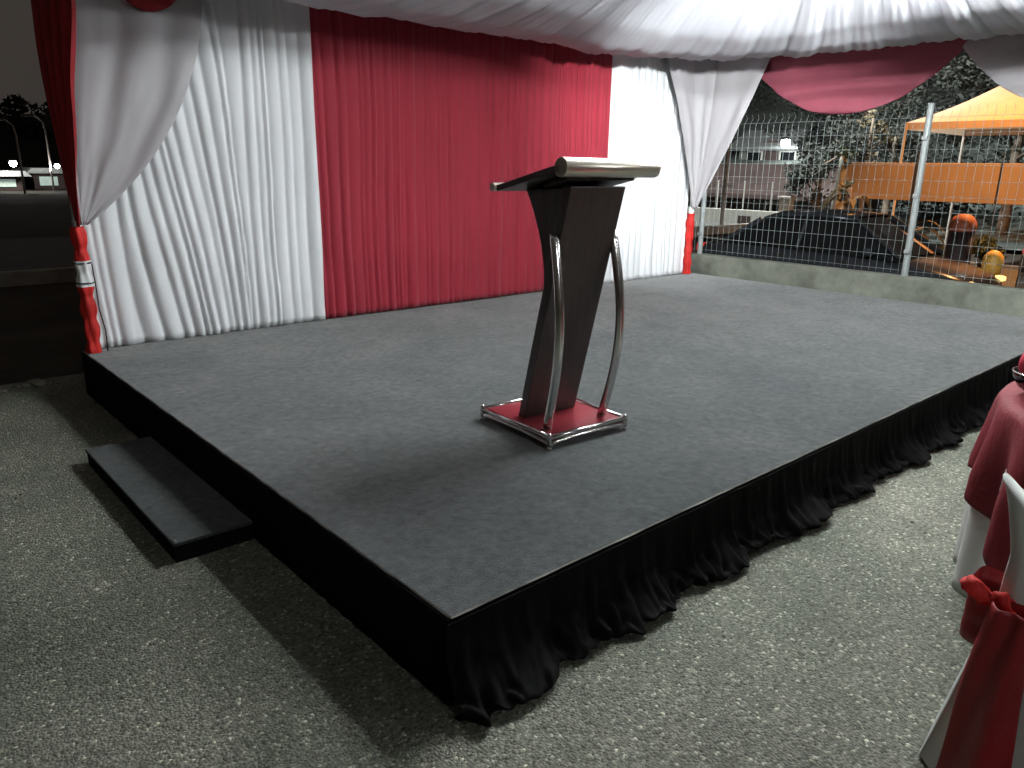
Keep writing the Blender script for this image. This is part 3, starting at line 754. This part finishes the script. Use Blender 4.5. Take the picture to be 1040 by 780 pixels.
for y in (7.9, 6.1, 4.3, 2.9):
    m = MB(); m.tube([(18.555, y, ROADZ), (18.555, y, S+1.75)], .014, 8); m.build('post', M['darkpole'], t, off)

# white boundary wall with gate pillar, shed and house beyond
t = thing('boundary_wall', 'white painted boundary wall with a taller pillar beyond the street', 'wall', (20, 12.5, ROADZ)); off = t.location
m = MB(); m.box((20, 13.3, -.05), (.16, 6.2, .9), bev=.01); m.build('wall_panel', M['wallwhite'], t, off)
m = MB(); m.box((19.98, 10.15, .15), (.30, .32, 1.3), bev=.015); m.box((19.98, 10.15, .83), (.38, .40, .06), bev=.01); m.build('pillar', M['plaster'], t, off)
m = MB(); m.box((19.89, 11.45, .12), (.05, .42, .22), bev=.01); m.build('letter_box', M['roofred'], t, off)
t = thing('railing', 'row of thin pale railing posts above the white boundary wall', 'railing', (20.4, 12.6, .4)); off = t.location
for k in range(6):
    m = MB(); m.tube([(20.4, 10.9+k*.95, -.4), (20.4, 10.9+k*.95, 1.25)], .022, 6); m.build('post', M['wallwhite'], t, off)
m = MB(); m.tube([(20.4, 10.6, 1.20), (20.4, 16, 1.20)], .015, 6); m.build('rail', M['darkpole'], t, off)

def house(label, c, d, h, wallm, roofm, name='house', over=.5):
    t = thing(name, label, 'house' if name == 'house' else 'shed', (c[0], c[1], c[2])); off = t.location
    m = MB(); m.box((c[0], c[1], c[2]+h/2), (d[0], d[1], h)); m.build('wall', wallm, t, off)
    m = MB(); hx, hy = d[0]/2+over, d[1]/2+over; rh = .32*d[0]
    m.prism([(c[0]-hx, c[2]+h-.05), (c[0], c[2]+h+rh), (c[0]+hx, c[2]+h-.05), (c[0]+hx, c[2]+h-.2), (c[0]-hx, c[2]+h-.2)], 'y', c[1]-hy, c[1]+hy); m.build('roof', roofm, t, off)
    for k in range(2):
        y = c[1] + (-.25 + .5*k)*d[1]
        m = MB(); m.box((c[0]-d[0]/2-.02, y, c[2]+h*.55), (.06, 1.0, 1.0), bev=.01); wf = m.build('window', M['wallwhite'], t, off)
        m = MB(); m.box((c[0]-d[0]/2-.05, y, c[2]+h*.55), (.03, .84, .84)); m.build('pane', M['glass'], wf, off)
    m = MB(); m.box((c[0]-d[0]/2-.03, c[1], c[2]+1.0), (.06, .9, 2.0), bev=.01); m.build('door', M['roofred'], t, off)
    return t
house('small house on the wooded hillside with a bright white lamp at its eave', (41.5, 22.5, 1.25), (3, 4.2), 1.7, mat('grey house render', (.22, .22, .21), .9, var=.3), M['rooftin'])
house('long low shed with a dark rusty roof behind the white boundary wall', (26, 15.2, -.95), (3.2, 9), 1.75, M['darkpole'], M['roofred'], name='shed')
def bulb(label, loc, r, mm, power, col, name='wall_lamp', rad=.1):
    t = thing(name, label, 'lamp', loc)
    m = MB(); m.lathe([(.02, -r), (r*.8, -r*.6), (r, 0), (r*.8, r*.6), (.02, r)], n=14); m.build('bulb', mm, t, smooth=True)
    m = MB(); m.lathe([(r*1.25, r*.7), (r*1.0, r*1.0), (.03, r*1.3)], n=14); m.build('hood', M['darkpole'], t, smooth=True)
    if power:
        l = bpy.data.lights.new('lamp_light', 'POINT'); l.energy = power; l.color = col; l.shadow_soft_size = rad
        lo = bpy.data.objects.new('lamp_light', l); COL.objects.link(lo); lo.parent = t; lo.location = (-.35, 0, -r*1.6)
    return t
bulb('bright white lamp under the eave of the hillside house', (38.6, 20.9, S+2.75), .26, M['lamp'], 110, (.9, 1, 1))
bulb('small white lamp low beside the brown trunks beyond the street', (24, 10.45, S+.98), .10, M['lamp'], 40, (.9, 1, 1))

# ------------------------------------------------------------------ trees beyond the street
def tree(label, x, y, z0, h, tr, crown, mt, leafm, seed, name='tree', limbs=6, nleaf=900, lsize=.16, lean=0):
    nleaf = int(nleaf*2.6); lsize *= .52
    random.seed(seed); t = thing(name, label, 'tree', (x, y, z0)); m = MB()
    top = Vector((lean, 0, h))
    pts = [Vector((lean*k/8 + random.gauss(0, .02)*h*.2, random.gauss(0, .02)*h*.2, h*k/8)) for k in range(9)]
    m.tube(pts, [tr*(1-.65*k/8) for k in range(9)], 9)
    ends = []
    for k in range(limbs):
        b = pts[4 + k % 5]; a = random.uniform(0, 2*PI); L = crown*random.uniform(.6, 1.1)
        e = b + Vector((math.cos(a)*L, math.sin(a)*L, L*random.uniform(.3, .9))); mid_ = b.lerp(e, .5) + Vector((0, 0, -.05*L))
        m.tube([b, mid_, e], [tr*.35, tr*.22, tr*.1], 6); ends.append(e)
    m.build('trunk', mt, t, smooth=True)
    if nleaf:
        m = MB()
        for e in ends + [top]:
            for q in range(3):
                c = e + Vector((random.gauss(0, crown*.3), random.gauss(0, crown*.3), random.gauss(0, crown*.22)))
                leaf_cloud(m, c, crown*random.uniform(.28, .5), int(nleaf/len(ends)/3), lsize)
        m.build('crown', leafm, t)
    return t
tree('tall thin bare tree trunk lit orange beyond the dark sedan', 22.2, 8.95, ROADZ, 3.6, .10, .5, M['bark'], M['frond'], 41, limbs=4, nleaf=110, lsize=.14)
tree('pale mottled tree trunk with a broken top left of the orange lit stems', 18.6, 7.95, ROADZ, 2.45, .24, .5, M['palebark'], M['leaf'], 42, limbs=3, nleaf=60)
tree('stout brown trunk with small crown beside the low white lamp', 21.0, 9.75, ROADZ, 2.2, .16, .9, M['bark'], M['leafdark'], 43, limbs=5, nleaf=700)
tree('leafy tree left of the orange canopy with its crown above the hoarding', 25.5, 9.6, ROADZ, 4.2, .14, 1.5, M['bark'], M['leafdark'], 44, limbs=8, nleaf=2200, lsize=.15)
tree('broad dark tree behind the orange canopy tent', 28.5, 6.9, ROADZ, 5.0, .2, 2.3, M['bark'], M['leafdark'], 45, limbs=9, nleaf=3200, lsize=.2)
tree('bushy dark tree right of the hillside house', 34, 15.3, .2, 3.8, .18, 1.9, M['bark'], M['leafdark'], 46, limbs=8, nleaf=2200, lsize=.2)
# plant of dry long fronds
def frond_plant(label, x, y, z0, h, n, seed):
    random.seed(seed); t = thing('frond_plant', label, 'plant', (x, y, z0)); 
    m = MB(); m.tube([(0, 0, 0), (.05, .02, h*.5), (.0, .05, h)], [.10, .08, .05], 8); m.build('stem', M['bark'], t, smooth=True)
    m = MB()
    for k in range(n):
        a = random.uniform(0, 2*PI); L = random.uniform(.8, 1.5); up = random.uniform(.3, 1.2); z = h*random.uniform(.4, 1)
        pr_ = None
        for q in range(7):
            s_ = q/6; p = Vector((math.cos(a)*L*s_*.75, math.sin(a)*L*s_*.75, z + up*s_*L - 1.1*s_*s_*L)); sd = Vector((-math.sin(a), math.cos(a), 0))*.09*math.sin(PI*(.1+.88*s_))
            if pr_: m.face([pr_[0]-pr_[1], p-sd, p+sd, pr_[0]+pr_[1]])
            pr_ = (p, sd)
    m.build('fronds', M['frond'], t, smooth=True); return t
frond_plant('clump of long dry fronds lit orange at the left end of the tan hoarding', 17.9, 7.3, ROADZ, 1.7, 8, 51)
frond_plant('smaller clump of dry fronds in front of the tan hoarding behind the sedan', 17.5, 5.7, ROADZ, .8, 7, 52)
# low shrubs under the hoarding
for i, (x, y, r, lb) in enumerate(((18.0, 5.6, .45, 'dark shrub under the tan hoarding behind the sedan roof'), (17.9, 4.2, .42, 'dark shrub under the tan hoarding behind the orange domed shape'), (18.0, 3.0, .5, 'dark shrub at the right end of the tan hoarding'))):
    random.seed(60+i); t = thing('shrub', lb, 'shrub', (x, y, ROADZ))
    m = MB()
    for k in range(5): m.tube([(0, 0, 0), (random.uniform(-.2, .2), random.uniform(-.3, .3), r*1.2)], [.02, .008], 5)
    m.build('stem', M['bark'], t)
    m = MB()
    for k in range(6): leaf_cloud(m, (random.gauss(0, r*.4), random.gauss(0, r*.6), r*.9 + random.gauss(0, r*.25)), r*.55, 130, .09)
    m.build('leaves', M['leaf'], t)

# street lamp of the far street: the orange light
def street_lamp(label, x, y, z0, h, arm, col, power, emit, rz=0, hooksize=.035, group=None, cone=90, aim=(0, 0, -1)):
    t = thing('street_lamp', label, 'street lamp', (x, y, z0), rz, group)
    pts = [(0, 0, 0), (0, 0, h*.80), (arm*.08, 0, h*.92), (arm*.35, 0, h*.99), (arm, 0, h)]
    m = MB(); m.tube(pts, [hooksize*1.6, hooksize*1.2, hooksize, hooksize, hooksize*.9], 8); m.build('mast', M['pole'], t, smooth=True)
    m = MB(); m.box((arm+.2, 0, h), (.55, .2, .12), bev=.03); m.build('lamp_head', M['darkpole'], t)
    if emit:
        e = mat('street lamp glow', (1, .8, .5), .4, emit=emit, emitcol=col)
        m = MB(); m.box((arm+.22, 0, h-.075), (.40, .14, .02), bev=.004); m.build('lens', e, t)
    if power:
        l = bpy.data.lights.new('lamp_light', 'SPOT'); l.energy = power; l.color = col; l.spot_size = math.radians(cone); l.spot_blend = .5; l.shadow_soft_size = .15
        lo = bpy.data.objects.new('lamp_light', l); COL.objects.link(lo); lo.parent = t; lo.location = (arm+.2, 0, h-.14); lo.rotation_euler = (Matrix.Rotation(-rz, 3, 'Z') @ Vector(aim)).to_track_quat('-Z', 'Y').to_euler()
    return t
street_lamp('tall sodium street lamp across the street lighting the parked cars orange', 16.2, .4, ROADZ, 9.4, 1.6, SODIUM, 6200, 60, rz=math.radians(70), cone=114, aim=(.22, -.20, -1))
street_lamp('added unseen white street lamp right of the frame lighting the wooded hill', 31, 3.5, 1.0, 9.5, 1.6, (.95, 1, .97), 5500, 60, rz=math.radians(50), cone=130, aim=(.8, .75, -.35))  # added out of view to brighten the dark hill
street_lamp('post behind the right swag with an added white lamp lighting the hill and wall', 17.4, 10.6, -.5, 9.3, 1.4, (.95, 1, .96), 6500, 60, rz=math.radians(15), cone=140, aim=(.62, .15, -.6))  # unseen lamp head added on the post to light hill and boundary wall

# ------------------------------------------------------------------ far left: lamps and low buildings
for i, (x, y, h, lb) in enumerate(((8.0, 45, 3.7, 'left of the two slim hooked street lamps beyond the dark field'), (6.0, 41, 3.3, 'hooked street lamp at the left picture edge beyond the dark field'))):
    street_lamp(('slim hooked street lamp nearest the red swag beyond the dark field', lb)[i], x, y, 0, h, -.9, (1, .8, .5), 0, 0, hooksize=.032)
def low_building(label, x, y, wd, h):
    t = thing('low_building', label, 'building', (x, y, 0)); off = t.location
    m = MB(); m.box((x, y, h/2), (wd, 4, h)); m.build('wall', M['roofred'], t, off)
    m = MB(); m.prism([(x-wd/2-.4, h), (x+wd/2+.4, h), (x+wd/2+.1, h+.28), (x-wd/2-.1, h+.28)], 'y', y-2.5, y+2.5); m.build('roof', M['rooftin'], t, off)
    n = max(2, int(wd/1.3))
    for k in range(n):
        xx = x - wd/2 + wd*(k+.5)/n
        m = MB(); m.box((xx, y-2.03, h*.52), (wd/n*.62, .06, h*.55), bev=.01); m.build('window', M['litwin'], t, off)
low_building('low lit shop row beyond the dark field beside the red swag', 9.6, 49, 4.2, .85)
low_building('low lit shop row at the left picture edge beyond the dark field', 5.2, 48, 3.2, .70)
bulb('round white lamp at the left picture edge above the lit shop row', (6.35, 45, S+1.05), .17, M['lamp'], 60, (1, .97, .9))
bulb('round white lamp above the lit shop row next to the red swag', (8.3, 45, S+.95), .13, M['lamp'], 50, (1, .97, .9))

# ------------------------------------------------------------------ dining table at the right edge
TC = (2.27, -1.44); TR = .75; TH = S+.45
t = thing('round_table', 'round dining table hidden under white and wine red cloths at the right edge', 'table', (TC[0], TC[1], 0))
m = MB(); m.lathe([(TR-.03, TH-.035), (TR-.02, TH-.03), (TR-.02, TH-.008), (TR-.03, TH-.004)], n=48); m.build('table_top', M['palebark'], t)
for k in range(4):
    a = PI/4 + k*PI/2; m = MB(); m.tube([(.45*math.cos(a), .45*math.sin(a), TH-.04), (.5*math.cos(a), .5*math.sin(a), 0)], .016, 8); m.build('leg', M['steel'], t)
def tcloth(drop, flare, nf, amp, seed, r0, zt2):
    def f(u, v):
        th = 2*PI*u
        k = 0.42
        if v <= k:
            r = r0*(v/k)*.999 + .001; return (TC[0]+r*math.cos(th), TC[1]+r*math.sin(th), zt2)
        s_ = (v-k)/(1-k); d = drop(th)
        s2 = s_**.9
        fold = math.sin(th*nf + 2.2*mnoise.noise(Vector((math.cos(th)*2, math.sin(th)*2, seed))))
        r = r0 + .008*min(1, s2*8) + s2*d*flare + amp*fold*min(1, s2*d*3.5)
        return (TC[0]+r*math.cos(th), TC[1]+r*math.sin(th), zt2 - s2*d - .006*min(1, s2*6))
    m = MB(); m.grid(f, 360, 36, wrap=True); return m
o = tcloth(lambda th: TH-.008, .03, 19, .026, 5, TR, TH+.001).build('white_tablecloth', M['tablewhite'], smooth=True, solid=.002)
tag(o, 'long white tablecloth falling to the tarmac under the wine red overlay', 'tablecloth')
def dsq(th):
    a = th - math.radians(105); c = max(abs(math.cos(a)), abs(math.sin(a))); 
    return max(.12, min(.64, 1.0/c - TR + .08 + .04*mnoise.noise(Vector((math.cos(th)*3, math.sin(th)*3, 1)))))
o = tcloth(dsq, .05, 19, .040, 5, TR+.006, TH+.006).build('red_overlay', M['tablered'], smooth=True, solid=.002)
tag(o, 'wine red overlay cloth with pointed corners on the round table', 'tablecloth')
bx, by = 2.135, -.83
t = thing('bowl', 'glossy black bowl on the edge of the wine red tablecloth', 'bowl', (bx, by, TH+.010))
m = MB(); m.lathe([(.05, 0), (.055, .008), (.085, .03), (.105, .065), (.108, .085), (.102, .086), (.08, .04), (.04, .015)], n=32); m.build('bowl_body', M['bowl'], t, smooth=True)
m = MB(); m.tube([(.108*math.cos(2*PI*k/32), .108*math.sin(2*PI*k/32), .086) for k in range(33)], .003, 6, cap=False); m.build('rim', M['chrome'], t, smooth=True)
m = MB()
def nap(u, v):
    th = 2*PI*u; ph = PI*(.5-v)*.98; r = .085*(1 + .10*math.sin(th*6+v*4) + .10*mnoise.noise(Vector((math.cos(th)*2, math.sin(th)*2, v*3))))
    return (bx + r*math.cos(th)*math.cos(ph), by + r*math.sin(th)*math.cos(ph), TH+.130 + r*.95*math.sin(ph))
m.grid(nap, 48, 20, wrap=True)
tag(m.build('folded_napkin', M['napkin'], smooth=True), 'puffed pink red napkin sitting in the black bowl', 'napkin')

# ------------------------------------------------------------------ chair in its cover, nearest the camera
cxx, cyy = .88, -1.05
t = thing('covered_chair', 'white covered banquet chair with a wine red sash at the lower right corner', 'chair', (1.10, -1.30, 0)); off = t.location
m = MB(); random.seed(77)
BW = .46
def back(u, v):
    # closed ring round the back panel (u), from the top down (v)
    z = S + .55
    per = u*4
    hw = BW/2; ht = .035 + .05*v
    yc = -1.05 - hw
    a = 2*PI*u; ex = 4.0
    ca, sa = math.cos(a), math.sin(a)
    yy = yc + hw*math.copysign(abs(ca)**(2/ex), ca)*(1 + .05*v); xx = cxx + .02 + ht*math.copysign(abs(sa)**(2/ex), sa)
    q = (yy-yc)/hw
    nar = 1 - .26*min(1, v/.22)**.8 + .30*max(0, (v-.4)/.6)
    yy = yc + (yy-yc)*nar
    ztop = S + .40 + .15*abs(q)**1.6
    zz = ztop*(1-v) + .01*v
    fold = .010*math.sin(a*9 + 2*mnoise.noise(Vector((q*2, v*2, 1))))*v
    return (xx + fold, yy + fold*.5 + .035*v*q, zz)
g = m.grid(back, 72, 40, wrap=True); m.bm.faces.new([c[0] for c in g])
m.build('back_cover', M['chaircover'], t, off, smooth=True)
m = MB()
def seatc(u, v):
    a = 2*PI*u; ca, sa = math.cos(a), math.sin(a); ex = 5
    hwx, hwy = .23, .225
    xx = 1.16 + hwx*math.copysign(abs(ca)**(2/ex), ca)*(1+.08*v); yy = -1.285 + hwy*math.copysign(abs(sa)**(2/ex), sa)*(1+.08*v)
    f_ = .012*math.sin(a*14)*v
    return (xx+f_, yy+f_, S+.16 - v*(S+.15))
g = m.grid(seatc, 96, 20, wrap=True); m.bm.faces.new([c[0] for c in g])
m.build('seat_cover', M['chaircover'], t, off, smooth=True)
for (x, y) in ((.92, -1.10), (.92, -1.46), (1.34, -1.10), (1.34, -1.46)):
    m = MB(); m.tube([(x, y, S+.14), (x, y, 0)], .013, 8); m.build('leg', M['steel'], t, off)
# sash: band round the back, bow at its left edge, long tail to the ground
m = MB()
def band(u, v):
    a = 2*PI*u; ex = 4.0; ca, sa = math.cos(a), math.sin(a); hw = BW/2 + .012; yc = -1.05 - BW/2
    vv = .45 + .25*v
    return (cxx + .02 + (.035+.05*vv+.012+.006*math.sin(v*17))*math.copysign(abs(sa)**(2/ex), sa), yc + hw*(1+.05*vv)*math.copysign(abs(ca)**(2/ex), ca), S + .27 - .15*v + .02*mnoise.noise(Vector((ca, sa, 2))))
m.grid(band, 64, 10, wrap=True); sa_ = m.build('sash', M['sash'], t, off, smooth=True)
m = MB()
for s_ in (-1, 1):
    def loop(u, v, s_=s_):
        a = 2*PI*u; L = .115
        return (cxx - .035 - .03*math.sin(a)*(.4+v*.6), -1.095 + s_*L*.5*v*1.1 + .012*math.cos(a) + .010*mnoise.noise(Vector((v*5, math.cos(a)*2, s_))), S + .245 + .012*mnoise.noise(Vector((v*6, math.sin(a)*2, s_+3))) + .012*s_*v + .026*math.cos(a)*(.3 + .9*math.sin(PI*min(1, v*.95))))
    m.grid(loop, 18, 10, wrap=True)
m.build('bow', M['redwrap'], sa_, off, smooth=True, solid=.003)
m = MB()
def tail(u, v):
    z = S + .25 - v*(S+.24); wd = .10 + .06*v
    y = -1.10 + .05*v + .02*math.sin(v*5)*.3 - wd*u
    x = cxx - .055 - .035*math.sin(PI*u*1.0) - .012*math.sin(u*9+v*3) - .02*v
    return (x, y, z)
m.grid(tail, 30, 40); m.build('tail', M['sash'], sa_, off, smooth=True, solid=.003)
